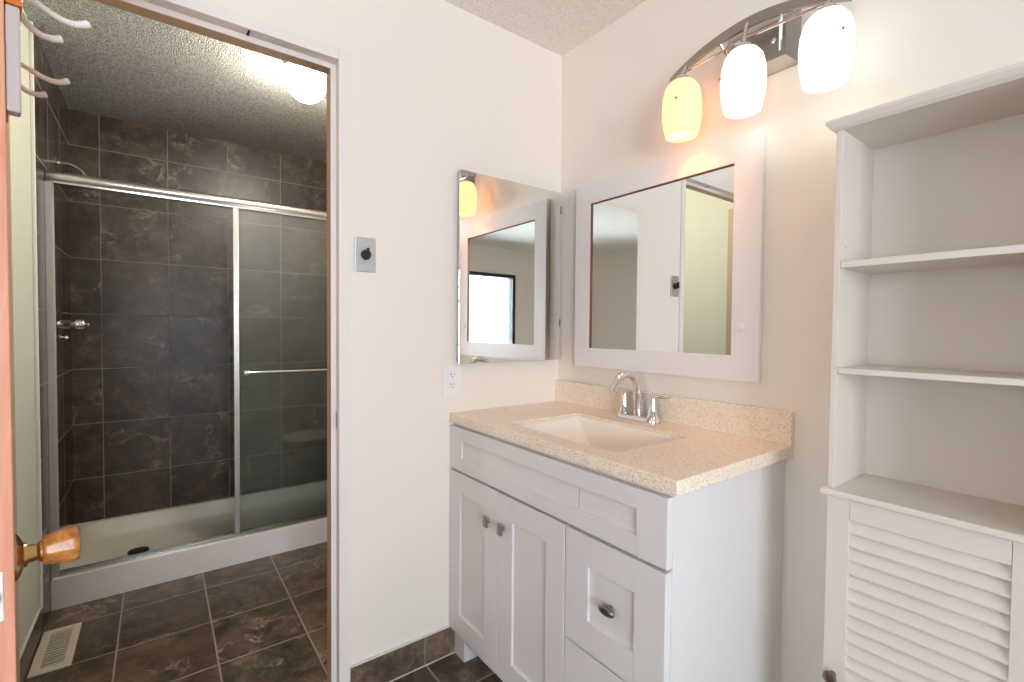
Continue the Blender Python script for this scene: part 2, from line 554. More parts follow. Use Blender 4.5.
w = empty('window_added_west', (-4.2, (WY2A + WY2B) / 2, WZ0))  # added out of view to light the surfaces facing west
tag(w, kind='structure')
obj('window_frame', boxes((-4.30, -4.19, WY2A, WY2A + ft, WZ0, WZ1), (-4.30, -4.19, WY2B - ft, WY2B, WZ0, WZ1), (-4.30, -4.19, WY2A + ft, WY2B - ft, WZ1 - ft, WZ1), (-4.30, -4.19, WY2A + ft, WY2B - ft, WZ0, WZ0 + ft)), M['bronze'], w)
obj('pane', bx(-4.262, -4.258, WY2A + ft, WY2B - ft, WZ0 + ft, WZ1 - ft), M['pane'], w)

w = empty('window_added_bath', (0.0, (QY0 + QY1) / 2, QZ0))  # added out of view to bring daylight into the shower room
tag(w, kind='structure')
obj('window_frame', boxes((0.01, 0.10, QY0, QY0 + 0.04, QZ0, QZ1), (0.01, 0.10, QY1 - 0.04, QY1, QZ0, QZ1), (0.01, 0.10, QY0 + 0.04, QY1 - 0.04, QZ1 - 0.04, QZ1), (0.01, 0.10, QY0 + 0.04, QY1 - 0.04, QZ0, QZ0 + 0.04)), M['trim'], w)
obj('pane', bx(0.058, 0.062, QY0 + 0.04, QY1 - 0.04, QZ0 + 0.04, QZ1 - 0.04), M['pane'], w)

random.seed(4)
def branch(bm, p, d, ln, r, depth):
    q = p + d * ln
    midp = p + d * ln * 0.5 + Vector((random.uniform(-1, 1), random.uniform(-1, 1), random.uniform(-.5, .5))) * ln * 0.07
    tube(bm, [p, midp, q], [r, r * 0.85, r * 0.68], 5)
    if depth == 0:
        return
    for k in range(3 if depth > 1 else 2):
        nd = (d + Vector((random.uniform(-1, 1), random.uniform(-.6, .6), random.uniform(-.35, .75))) * 0.75).normalized()
        branch(bm, p.lerp(q, random.uniform(0.55, 1.0)), nd, ln * random.uniform(0.6, 0.8), r * 0.6, depth - 1)
tr = empty('bare_tree', (-2.9, -7.6, -0.5), 'bare leafless tree outside the bedroom window, seen in the small mirror', 'tree')
bm = B()
tube(bm, [(-2.9, -7.6, -0.5), (-2.86, -7.6, 0.4), (-2.9, -7.6, 1.2)], [0.10, 0.08, 0.06], 8)
obj('trunk', bm, M['bark'], tr, smooth=True)
bm = B()
for a in range(5):
    an = a * 1.3
    branch(bm, Vector((-2.89, -7.6, 0.5 + a * 0.16)), Vector((math.cos(an) * 0.8, math.sin(an) * 0.4, 0.75)).normalized(), 0.75, 0.028, 4)
obj('branches', bm, M['bark'], tr, smooth=True)

# ------------------------------------------------------------------ vanity
VX, VW, VZ0 = -0.534, 0.930, 0.105
BX = -0.514                    # carcass front
v = empty('vanity_cabinet', (-0.26, -0.46, 0), 'white painted bathroom vanity with shaker doors and drawers under the stone top', 'cabinet')
obj('carcass', boxes((BX, -0.003, -VW, -VW + 0.018, 0.0, 0.862), (BX, -0.003, -0.020, -0.002, VZ0, 0.862), (BX, -0.003, -VW + 0.018, -0.02, VZ0, VZ0 + 0.018), (BX, BX + 0.019, -VW + 0.018, -0.020, 0.84, 0.862), (BX, BX + 0.019, -VW + 0.018, -0.020, 0.675, 0.712), (BX, BX + 0.019, -0.640, -0.600, VZ0 + 0.018, 0.675), (BX, BX + 0.019, -VW + 0.018, -0.640, 0.385, 0.41), (BX, BX + 0.019, -VW + 0.018, -VW + 0.045, VZ0 + 0.018, 0.84)), M['cab'], v, bevel=0.0012)
obj('toe_kick', bx(-0.44, -0.43, -VW + 0.018, -0.004, 0.0, VZ0), M['cab'], v)
obj('foot', bx(BX, -0.454, -0.079, -0.010, 0, VZ0), M['cab'], v, bevel=0.002)
obj('foot', bx(BX, -0.454, -VW + 0.0185, -VW + 0.079, 0, VZ0), M['cab'], v, bevel=0.002)
def shaker(name, y0, y1, z0, z1, sy, sz, parent, th=0.020, rec=0.009):
    """y0 > y1: from the corner outwards; front at VX"""
    bm = B()
    X0, X1 = VX, VX + th
    box(bm, X0, X1, y0 - sy, y0, z0, z1)
    box(bm, X0, X1, y1, y1 + sy, z0, z1)
    box(bm, X0, X1, y1 + sy, y0 - sy, z1 - sz, z1)
    box(bm, X0, X1, y1 + sy, y0 - sy, z0, z0 + sz)
    box(bm, X0 + rec, X1, y1 + sy, y0 - sy, z0 + sz, z1 - sz)
    bmesh.ops.remove_doubles(bm, verts=bm.verts, dist=1e-5)
    return obj(name, bm, M['cab'], parent, bevel=0.0012)
def square_pull(parent, y, z):
    bm = B()
    lathe(bm, [(0.007, 0), (0.005, 0.004), (0.005, 0.011)], (VX, y, z), (-1, 0, 0), 16)
    box(bm, VX - 0.019, VX - 0.010, y - 0.0095, y + 0.0095, z - 0.018, z + 0.018)
    return obj('handle', bm, M['antique'], parent, bevel=0.002)
def oval_pull(parent, y, z):
    bm = B()
    lathe(bm, [(0.008, 0), (0.006, 0.004), (0.006, 0.014)], (VX + 0.009, y, z), (-1, 0, 0), 16)
    lathe(bm, [(0.010, 0.013), (0.0145, 0.016), (0.0150, 0.020), (0.011, 0.025), (0, 0.027)], (VX + 0.009, y, z), (-1, 0, 0), 28, sx=1.65, sy=0.78)
    return obj('handle', bm, M['antique'], parent, smooth=True)
ff = shaker('false_front', -0.003, -0.928, 0.699, 0.851, 0.079, 0.046, v)
obj('panel_seam', bx(VX + 0.0086, VX + 0.0092, -0.6605, -0.6595, 0.746, 0.804), M['antique'], ff)
d = shaker('door', -0.001, -0.309, VZ0, 0.690, 0.074, 0.074, v)
square_pull(d, -0.262, 0.583)
d = shaker('door', -0.312, -0.617, VZ0, 0.690, 0.074, 0.074, v)
square_pull(d, -0.343, 0.586)
d = shaker('drawer', -0.621, -0.926, 0.399, 0.689, 0.080, 0.076, v)
oval_pull(d, -0.772, 0.540)
d = shaker('drawer', -0.621, -0.926, VZ0, 0.395, 0.080, 0.076, v)
oval_pull(d, -0.772, 0.250)

# countertop with undermount sink opening
CT, CB, CXF, CW = 0.8953, 0.8622, -0.5365, 0.9517
SX0, SX1, SY0, SY1 = -0.466, -0.150, -0.728, -0.268
ct = empty('countertop', (-0.27, -0.47, CB), 'beige speckled stone vanity top with low backsplash', 'countertop')
def slab_with_hole():
    bm = B()
    n = 6
    inner = rrect(SX1 - SX0, SY1 - SY0, 0.02, n, (SX0 + SX1) / 2, (SY0 + SY1) / 2)
    X0, X1, Y0, Y1 = CXF, -0.001, -CW, -0.001
    corners = [(X1, Y1), (X0, Y1), (X0, Y0), (X1, Y0)]
    per = n + 1
    for z in (CT, CB):
        iv = [bm.verts.new((x, y, z)) for x, y in inner]
        ov = [bm.verts.new((x, y, z)) for x, y in corners]
        for cidx in range(4):
            for k in range(n):
                bm.faces.new((ov[cidx], iv[cidx * per + k], iv[cidx * per + k + 1]))
            nx = (cidx + 1) % 4
            bm.faces.new((ov[cidx], iv[cidx * per + n], iv[(nx * per) % (4 * per)], ov[nx]))
        if z == CT:
            ti, to = iv, ov
        else:
            bi, bo = iv, ov
    m = len(ti)
    for i in range(m):
        bm.faces.new((ti[i], ti[(i + 1) % m], bi[(i + 1) % m], bi[i]))
    for i in range(4):
        bm.faces.new((to[i], bo[i], bo[(i + 1) % 4], to[(i + 1) % 4]))
    return bm
obj('slab', slab_with_hole(), M['quartz'], ct, bevel=0.0025)
obj('backsplash', bx(-0.0197, -0.001, -CW, -0.001, CT, CT + 0.0901), M['quartz'], ct, bevel=0.0015)

# sink
sk = empty('sink', ((SX0 + SX1) / 2, (SY0 + SY1) / 2, 0.75), 'white rectangular undermount sink set in the stone top', 'sink')
def basin():
    bm = B()
    cx, cy = (SX0 + SX1) / 2, (SY0 + SY1) / 2
    w, dd = SX1 - SX0 + 0.006, SY1 - SY0 + 0.006
    rings = []
    for (sw, sd, r, z) in ((w - 0.009, dd - 0.009, 0.017, CT - 0.010), (w - 0.012, dd - 0.014, 0.017, CB + 0.012), (w - 0.020, dd - 0.045, 0.022, CB - 0.015), (w - 0.035, dd - 0.12, 0.03, CB - 0.070), (w - 0.06, dd - 0.19, 0.04, CB - 0.108), (w - 0.12, dd - 0.26, 0.04, CB - 0.120), (0.05, 0.05, 0.02, CB - 0.128)):
        rings.append([(x, y, z) for x, y in rrect(sw, sd, r, 6, cx, cy)])
    loft(bm, rings, cap1=True)
    return bm
bas = obj('basin', basin(), M['porcelain'], sk, smooth=True)
so = bas.modifiers.new('thickness', 'SOLIDIFY')
so.thickness = 0.001
so.offset = -1
obj('drain', lathe(B(), [(0.0, 0.001), (0.012, 0.002), (0.021, 0.004), (0.023, 0.002), (0.023, -0.002)], ((SX0 + SX1) / 2, (SY0 + SY1) / 2, CB - 0.127), (0, 0, 1), 24), M['chrome'], sk, smooth=True)

# faucet
FX, FY = -0.068, -0.480
f = empty('faucet', (FX, FY, CT + 0.0004), 'chrome two handle bathroom faucet with arched spout behind the sink', 'faucet')
bm = B()
loft(bm, [[(x, y, z) for x, y in rrect(a, b, a * 0.49, 8, FX, FY)] for a, b, z in ((0.056, 0.165, CT), (0.056, 0.165, CT + 0.008), (0.050, 0.158, CT + 0.015), (0.036, 0.142, CT + 0.018))], True, True)
obj('base', bm, M['chrome'], f, smooth=True)
bm = B()
path = spline([(FX, FY, CT + 0.012), (FX - 0.001, FY, CT + 0.065), (FX - 0.006, FY, CT + 0.115), (FX - 0.030, FY, CT + 0.150), (FX - 0.070, FY, CT + 0.160), (FX - 0.110, FY, CT + 0.142), (FX - 0.136, FY, CT + 0.108)], 6)
rad = [0.0175 - 0.0045 * min(1, i / 10) for i in range(len(path))]
tube(bm, path, rad, 18)
obj('spout', bm, M['chrome'], f, smooth=True)
for s in (1, -1):
    hy = FY + s * 0.060
    bm = B()
    lathe(bm, [(0.020, 0.010), (0.020, 0.018), (0.0155, 0.028), (0.0115, 0.055), (0.0095, 0.078), (0.008, 0.086), (0, 0.089)], (FX, hy, CT), (0, 0, 1), 22)
    hb = obj('handle', bm, M['chrome'], f, smooth=True)
    bm = B()
    tube(bm, spline([(FX, hy - s * 0.006, CT + 0.080), (FX - 0.002, hy + s * 0.018, CT + 0.090), (FX - 0.004, hy + s * 0.046, CT + 0.089), (FX - 0.006, hy + s * 0.072, CT + 0.094)], 5), [0.0085] * 5 + [0.007] * 6 + [0.006] * 5, 12, flat=0.6)
    obj('lever', bm, M['chrome'], hb, smooth=True)
bm = B()
tube(bm, [(FX + 0.026, FY, CT + 0.012), (FX + 0.026, FY, CT + 0.06)], 0.0028, 10)
lathe(bm, [(0.004, 0), (0.0055, 0.005), (0.004, 0.010), (0, 0.011)], (FX + 0.026, FY, CT + 0.058), (0, 0, 1), 14)
obj('lift_rod', bm, M['chrome'], f, smooth=True)

# ------------------------------------------------------------------ framed mirror on the right-hand wall
MY0, MY1, MZ0, MZ1, MT = -0.1158, -0.8596, 1.0555, 1.7752, 0.020
IY0, IY1, IZ0, IZ1 = -0.1966, -0.7785, 1.1307, 1.6977
mr = empty('framed_mirror', (0, (MY0 + MY1) / 2, MZ0), 'large square wall mirror in a wide white painted board frame', 'mirror')
bm = boxes((-MT, -0.001, IY0, MY0, MZ0, MZ1), (-MT, -0.001, MY1, IY1, MZ0, MZ1), (-MT, -0.001, IY1, IY0, IZ1, MZ1), (-MT, -0.001, IY1, IY0, MZ0, IZ0))
bmesh.ops.remove_doubles(bm, verts=bm.verts, dist=1e-5)
obj('frame', bm, M['framewhite'], mr, bevel=0.0015)
obj('mirror_glass', bx(-0.0125, -0.0085, IY1, IY0, IZ0, IZ1), M['mirror'], mr)
obj('inner_edge', boxes((-MT + 0.002, -0.0125, IY0 - 0.003, IY0 + 0.0001, IZ0, IZ1), (-MT + 0.002, -0.0125, IY1 + 0.003, IY0 - 0.003, IZ1 - 0.003, IZ1 + 0.0001)), M['rawwood'], mr)
obj('screw_cap', lathe(B(), [(0.0135, 0), (0.0135, 0.002), (0.011, 0.004), (0.008, 0.0035), (0.006, 0.0045), (0, 0.005)], (-MT, -0.806, 1.214), (-1, 0, 0), 24), M['framewhite'], mr, smooth=True)

# medicine cabinet with a mirrored door on the door wall
KX0, KX1, KZ0, KZ1 = -0.5118, -0.0193, 1.0744, 1.7778
mc = empty('medicine_cabinet', ((KX0 + KX1) / 2, 0, KZ0), 'frameless mirrored medicine cabinet beside the corner above the power outlet', 'cabinet')
obj('cabinet_body', bx(KX0 + 0.004, KX1 - 0.004, -0.0155, -0.001, KZ0 + 0.004, KZ1 - 0.004), M['satin'], mc)
obj('mirror_door', bx(KX0, KX1, -0.0245, -0.0185, KZ0, KZ1), M['mirror'], mc, bevel=0.0015)
obj('door_backing', bx(KX0 + 0.001, KX1 - 0.001, -0.0185, -0.0155, KZ0 + 0.001, KZ1 - 0.001), M['rawwood'], mc)
for z in (1.705, 1.23):
    obj('hinge_clip', bx(KX1 - 0.004, KX1 + 0.003, -0.026, -0.012, z - 0.016, z + 0.016), M['antique'], mc, bevel=0.001)

# rotary switch plate
sw = empty('rotary_switch', (-0.8475, 0, 1.438), 'brushed metal wall switch plate with a black rotary knob beside the doorway', 'switch')
obj('plate', bx(-0.882, -0.813, -0.005, -0.0005, 1.383, 1.494), M['steel'], sw, bevel=0.002)
bm = B()
lathe(bm, [(0.0165, 0.004), (0.0165, 0.010), (0.013, 0.022), (0.0, 0.023)], (-0.8475, 0, 1.438), (0, -1, 0), 24)
box(bm, -0.8515, -0.8435, -0.030, -0.020, 1.425, 1.458)
obj('knob', bm, M['dark'], sw, bevel=0.0008)

# power outlet
po = empty('power_outlet', (-0.5265, 0, 1.0175), 'white wall power outlet half below the mirrored cabinet corner', 'outlet')
obj('cover_plate', bx(-0.566, -0.487, -0.005, -0.0005, 0.960, 1.073), M['plastic'], po, bevel=0.0025)
fc = obj('receptacle', bx(-0.5435, -0.5095, -0.0075, -0.004, 0.984, 1.050), M['plastic'], po, bevel=0.001)
for cz in (1.036, 0.999):
    obj('slot', bx(-0.5345, -0.5325, -0.0082, -0.0068, cz - 0.004, cz + 0.005), M['dark'], fc)
    obj('slot', bx(-0.5215, -0.5195, -0.0082, -0.0068, cz - 0.003, cz + 0.004), M['dark'], fc)
    obj('ground_hole', lathe(B(), [(0.0022, 0), (0.0022, 0.0014)], (-0.527, -0.0068, cz - 0.0095), (0, -1, 0), 10), M['dark'], fc)

# ------------------------------------------------------------------ three-shade vanity light
LY, LZ = -0.843, 2.0
vl = empty('vanity_light', (0, LY, 1.99), 'arched brushed nickel wall light with three glowing glass shades', 'light')
bm = B()
loft(bm, [[(x, y, z) for y, z in ((LY + 0.10, 2.075), (LY + 0.10, 1.922), (LY - 0.10, 1.922), (LY - 0.10, 2.075))] for x in (-0.001, -0.006)], True, False)
loft(bm, [[(-0.006, y, z) for y, z in ((LY + 0.10, 2.075), (LY + 0.10, 1.922), (LY - 0.10, 1.922), (LY - 0.10, 2.075))], [(-0.030, y, z) for y, z in ((LY + 0.075, 2.05), (LY + 0.075, 1.947), (LY - 0.075, 1.947), (LY - 0.075, 2.05))]], False, True)
bmesh.ops.remove_doubles(bm, verts=bm.verts, dist=1e-5)
bp = obj('backplate', bm, M['nickel'], vl)
obj('screw', lathe(B(), [(0.007, 0), (0.007, 0.004), (0.004, 0.007), (0, 0.008)], (-0.030, LY - 0.045, 1.995), (-1, 0, 0), 16), M['chrome'], bp, smooth=True)
AX = -0.085
def arch_z(y):
    k = (y - LY) / 0.245
    return 2.045 - 0.062 * k * k
bm = B()
N = 40
top, bot = [], []
for i in range(N + 1):
    y = LY + 0.243 - 0.486 * i / N
    z = arch_z(y)
    hh = 0.014 - 0.004 * abs(2 * i / N - 1)
    for lst, zz in ((top, z + hh), (bot, z - hh)):
        lst.append((y, zz))
ring = top + bot[::-1]
def closed_strip(bm, top, bot, x0, x1):
    a = [[bm.verts.new((x, y, z)) for y, z in l] for x in (x0, x1) for l in (top, bot)]
    t0, b0, t1, b1 = a
    for i in range(len(t0) - 1):
        bm.faces.new((t0[i], t0[i + 1], t1[i + 1], t1[i]))
        bm.faces.new((b0[i], b1[i], b1[i + 1], b0[i + 1]))
        bm.faces.new((t0[i], b0[i], b0[i + 1], t0[i + 1]))
        bm.faces.new((t1[i], t1[i + 1], b1[i + 1], b1[i]))
    for i in (0, -1):
        bm.faces.new((t0[i], t1[i], b1[i], b0[i]))
closed_strip(bm, top, bot, AX - 0.006, AX + 0.006)
obj('arched_bar', bm, M['nickel'], vl, bevel=0.001)
SH = [LY + 0.188, LY, LY - 0.200]
SHX = -0.105
obj('strut', tube(B(), [(-0.028, LY - 0.06, 1.965), (-0.060, LY - 0.075, 2.005), (AX, LY - 0.085, 2.032)], 0.005, 8), M['chrome'], vl, smooth=True)
obj('strut', tube(B(), [(-0.028, LY + 0.06, 1.965), (-0.060, LY + 0.075, 2.005), (AX, LY + 0.085, 2.032)], 0.005, 8), M['chrome'], vl, smooth=True)
SZT = [1.958, 1.966, 1.960]
obj('tie_rod', tube(B(), [(SHX + 0.006, SH[0], 1.985), (SHX + 0.006, SH[1] + 0.012, 1.998), ], 0.0035, 8), M['chrome'], vl, smooth=True)
obj('tie_rod', tube(B(), [(SHX + 0.006, SH[1], 1.998), (SHX + 0.006, SH[2], 1.988)], 0.0035, 8), M['chrome'], vl, smooth=True)
for i, (y, zt) in enumerate(zip(SH, SZT)):
    warm = i == 0
    bm = B()
    tube(bm, [(AX, y, arch_z(y)), (AX - 0.008, y, arch_z(y) - 0.012), (SHX, y, zt + 0.022), (SHX, y, zt + 0.004)], 0.0055, 10)
    lathe(bm, [(0.008, 0.020), (0.020, 0.010), (0.024, -0.004), (0.024, -0.012)], (SHX, y, zt), (0, 0, 1), 24)
    obj('socket', bm, M['chrome'], vl, smooth=True)
    prof = [(0.020, 0.0), (0.036, -0.006), (0.048, -0.022), (0.055, -0.048), (0.0575, -0.080), (0.0565, -0.112), (0.052, -0.142), (0.046, -0.166)]
    bm = lathe(B(), prof, (SHX, y, zt), (0, 0, 1), 40, cap=False)
    sh = obj('glass_shade', bm, M['shade_warm'] if warm else M['shade_cool'], vl, smooth=True)
    if warm:
        tag(sh, 'shade glowing warm yellow')
    so = sh.modifiers.new('thickness', 'SOLIDIFY')
    so.thickness = 0.0035
    so.offset = -1
    obj('bulb', lathe(B(), [(0.012, -0.010), (0.014, -0.045), (0.024, -0.065), (0.029, -0.090), (0.026, -0.112), (0.014, -0.126), (0, -0.129)], (SHX, y, zt), (0, 0, 1), 24), M['bulb_warm'] if warm else M['bulb_cool'], sh, smooth=True)
    dv = Vector((-0.62, -0.2 if i == 0 else (-0.8 if i == 2 else 0.8), 0)).normalized()
    pr = Vector((SHX, y, zt - 0.072)) + dv * 0.0568
    obj('set_screw', lathe(B(), [(0.0035, -0.002), (0.0035, 0.004), (0, 0.005)], pr, dv, 12), M['brass'], sh, smooth=True)

# ------------------------------------------------------------------ bookshelf over a louvred cabinet
K0, K1, KXF, KT = -1.103, -1.431, -0.200, 0.013
bs = empty('bookshelf_cabinet', (-0.1, (K0 + K1) / 2, 0), 'tall narrow white bookshelf with louvred cupboard door at its base', 'shelf')
ZC0, ZC1, ZT = 0.847, 0.861, 1.640
G = -0.003
obj('side_panel', bx(KXF, G, K0 - KT, K0, ZC1, ZT), M['shelfwhite'], bs, bevel=0.0012)
obj('side_panel', bx(KXF, G, K1, K1 + KT, ZC1, ZT), M['shelfwhite'], bs, bevel=0.0012)
obj('back_panel', bx(-0.012, G, K1 + KT, K0 - KT, ZC1, ZT), M['shelfwhite'], bs)
obj('shelf', bx(KXF + 0.001, -0.0125, K1 + KT + 0.001, K0 - KT - 0.001, 1.342, 1.356), M['shelfwhite'], bs, bevel=0.001)
obj('shelf', bx(KXF + 0.001, -0.0125, K1 + KT + 0.001, K0 - KT - 0.001, 1.113, 1.125), M['shelfwhite'], bs, bevel=0.001)
obj('top_panel', bx(KXF, G, K1, K0, ZT, ZT + 0.008), M['shelfwhite'], bs)
pr = [(0.0, 0.0), (0.004, 0.0), (0.011, 0.006), (0.015, 0.013), (0.017, 0.016), (0.017, 0.021), (0.015, 0.023), (0.0, 0.023)]
def crown(bm):
    rings = []
    for o, z in [(p[0], ZT - 0.002 + p[1]) for p in pr]:
        rings.append([(KXF - o, K0 + o, z), (G, K0 + o, z), (G, K1 - o, z), (KXF - o, K1 - o, z)])
    loft(bm, rings, True, True)
    return bm
obj('crown_moulding', crown(B()), M['shelfwhite'], bs)
obj('ledge', bx(KXF - 0.015, G, K1 - 0.010, K0 + 0.010, ZC0, ZC1), M['shelfwhite'], bs, bevel=0.003)
CX = KXF + 0.014
obj('base_carcass', boxes((CX, G, K0 - KT, K0, 0, ZC0), (CX, G, K1, K1 + KT, 0, ZC0), (CX, G, K1 + KT, K0 - KT, 0.07, 0.085), (-0.010, G, K1 + KT, K0 - KT, 0.085, ZC0), (CX, CX + 0.012, K1 + KT, K0 - KT, 0.0, 0.07)), M['shelfwhite'], bs)
LP0, LP1, LPT, LPB = -1.146, -1.388, 0.800, 0.135
bm = boxes((KXF - 0.001, CX - 0.001, LP0, K0 - 0.001, 0.085, ZC0 - 0.002), (KXF - 0.001, CX - 0.001, K1 + 0.001, LP1, 0.085, ZC0 - 0.002), (KXF - 0.0005, CX - 0.001, LP1 + 0.0006, LP0 - 0.0006, LPT, ZC0 - 0.002), (KXF - 0.0005, CX - 0.001, LP1 + 0.0006, LP0 - 0.0006, 0.085, LPB))
dr = obj('door', bm, M['shelfwhite'], bs, bevel=0.0008)
bm = B()
z = LPT
while z - 0.0296 > LPB:
    extrude(bm, [(CX + 0.004, z + 0.004), (CX + 0.001, z + 0.004), (KXF + 0.0005, z - 0.0245), (KXF + 0.0005, z - 0.0280), (KXF + 0.003, z - 0.0285)], 'y', LP1 + 0.0002, LP0 - 0.0002)
    z -= 0.0296
obj('louvres', bm, M['shelfwhite'], dr)
obj('knob', lathe(B(), [(0.006, 0), (0.005, 0.008), (0.010, 0.014), (0.0135, 0.020), (0.012, 0.025), (0, 0.028)], (KXF - 0.001, -1.124, 0.452), (-1, 0, 0), 24), M['antique'], dr, smooth=True)
for xx, zz in ((-0.172, 1.365), (-0.172, 1.389), (-0.045, 1.377)):
    obj('peg_hole', lathe(B(), [(0.0016, 0.0), (0.0016, 0.0006)], (xx, K0 - KT, zz), (0, -1, 0), 10), M['antique'], bs)

# ------------------------------------------------------------------ open wooden door, hinged on the far jamb
hinge = Vector((DX0 + 0.004, -0.012, 0))
latch = Vector((-1.5265, -0.7065, 0))
dv = latch - hinge
DW = dv.length
ang = math.atan2(dv.y, dv.x)
wd = empty('door_2', hinge, 'open salmon stained wooden door seen edge-on at the left', 'door')
wd.rotation_euler = (0, 0, ang)
tag(wd, kind='structure')
# local: +x towards the latch edge, +y is the face turned to the vanity
DT = 0.035
obj('door_slab', bx(0, DW, -DT, 0, 0.012, DZ - 0.004), M['door_wood'], wd, local=True, bevel=0.0015)
kz, kx = 0.901, DW - 0.062
ro = obj('rosette', lathe(B(), [(0.030, 0), (0.030, 0.003), (0.024, 0.007), (0.016, 0.010), (0.015, 0.013)], (kx, 0, kz), (0, 1, 0), 32), M['brass'], wd, local=True, smooth=True)
bm = B()
lathe(bm, [(0.0125, 0.010), (0.0115, 0.016), (0.0105, 0.022), (0.0135, 0.025), (0.0135, 0.030)], (kx, 0, kz), (0, 1, 0), 24)
obj('shank', bm, M['brass'], ro, local=True, smooth=True)
bm = lathe(B(), [(0.015, 0.027), (0.0185, 0.029), (0.0255, 0.058), (0.0240, 0.062), (0.020, 0.064), (0, 0.065)], (kx, 0, kz), (0, 1, 0), 10)
obj('knob', bm, M['knob_wood'], wd, local=True, bevel=0.0025, angle=20, seg=3)
bm = lathe(B(), [(0.033, 0), (0.033, 0.003), (0.026, 0.008), (0.012, 0.011), (0.0115, 0.028), (0.0185, 0.031), (0.0255, 0.062), (0.020, 0.068), (0, 0.069)], (kx, -DT, kz), (0, -1, 0), 10)
obj('knob', bm, M['knob_wood'], wd, local=True)
lp = obj('latch_plate', bx(DW - 0.0005, DW + 0.002, -0.0290, -0.0095, kz - 0.052, kz + 0.008), M['plastic'], wd, local=True, bevel=0.002)
bm = lathe(B(), [(0.0085, 0), (0.0085, 0.006), (0.006, 0.008), (0, 0.009)], (DW + 0.001, -0.0205, kz - 0.022), (1, 0, 0), 16)
obj('latch_bolt', bm, M['steel'], lp, local=True, smooth=True)
for hz in (0.22, 1.02, 1.80):
    bm = lathe(B(), [(0.006, -0.045), (0.006, 0.045)], (0.0, -DT - 0.004, hz), (0, 0, 1), 12)
    obj('hinge', bm, M['brass'], wd, local=True, smooth=True)

# coat hook rail on that door
rl = empty('coat_hook_rail', hinge, 'orange wooden rail with white double coat hooks on the open wooden door', 'hook rail')
rl.rotation_euler = (0, 0, ang)
def s_at(s):            # distance from the latch edge
    return DW - s
obj('rail', bx(DW - 0.50, DW - 0.003, 0.0005, 0.0155, 1.585, 1.715), M['rail_wood'], rl, local=True, bevel=0.002)
for s in (0.125, 0.372):
    x = s_at(s)
    bm = bx(x - 0.008, x + 0.008, 0.0155, 0.0185, 1.604, 1.704)
    hk = obj('hook', bm, M['plastic'], rl, local=True, bevel=0.001)
    bm = B()
    tube(bm, spline([(x, 0.0165, 1.660), (x, 0.032, 1.655), (x, 0.055, 1.645), (x, 0.074, 1.643), (x, 0.090, 1.651)], 5), [0.0042] * 14 + [0.0047] * 4 + [0.0052, 0.0055, 0.0045], 10)
    obj('upper_prong', bm, M['plastic'], hk, local=True, smooth=True)
    bm = B()
    tube(bm, spline([(x, 0.0165, 1.634), (x, 0.026, 1.620), (x, 0.038, 1.612), (x, 0.051, 1.612), (x, 0.060, 1.616)], 5), [0.0042] * 14 + [0.0047] * 4 + [0.0052, 0.0055, 0.0045], 10)
    obj('lower_prong', bm, M['plastic'], hk, local=True, smooth=True)
mp = obj('wooden_plaque', bx(DW - 0.022, DW - 0.002, 0.0005, 0.013, 1.458, 1.583), M['mauve'], None, local=True, bevel=0.002)
mp.location = hinge
mp.rotation_euler = (0, 0, ang)
tag(mp, 'mauve grey painted board on the wooden door just below the hook rail', 'plaque')

# ------------------------------------------------------------------ shower
PY0, CH = 1.2085, 0.130
sp = empty('shower_pan', ((XL - 0.0) / 2, 1.56, 0), 'cream shower pan with raised white curb along the tiled alcove', 'shower pan')
PX0, PX1 = XL + 0.001, -0.009
def pan():
    bm = B()
    cx, cy = (PX0 + PX1) / 2, (PY0 + YB) / 2
    L, D = PX1 - PX0, YB - PY0 - 0.001
    def R(w, d, r, z, oy=0.0):
        return [(x, y, z) for x, y in rrect(w, d, r, 8, cx, cy + oy)]
    rings = [R(L, D, 0.004, 0.0), R(L, D, 0.004, CH - 0.008), R(L - 0.006, D - 0.006, 0.006, CH),
             R(L - 0.075, D - 0.105, 0.055, CH, 0.018), R(L - 0.10, D - 0.13, 0.055, CH - 0.012, 0.018),
             R(L - 0.20, D - 0.21, 0.08, 0.070, 0.012), R(L - 0.26, D - 0.25, 0.08, 0.055, 0.010), R(0.30, 0.20, 0.06, 0.047, 0.010)]
    loft(bm, rings, True, True)
    return bm
obj('pan', pan(), M['acrylic'], sp, smooth=True)
bm = B()
lathe(bm, [(0.044, 0.0), (0.044, 0.003), (0.036, 0.004), (0, 0.002)], (-1.478, 1.525, 0.056), (0, 0, 1), 28)
obj('drain', bm, M['dark'], sp, smooth=True)
obj('curb_face', boxes((PX0, PX1, PY0 - 0.003, PY0, 0.001, CH - 0.001)), M['acrylic_front'], sp)

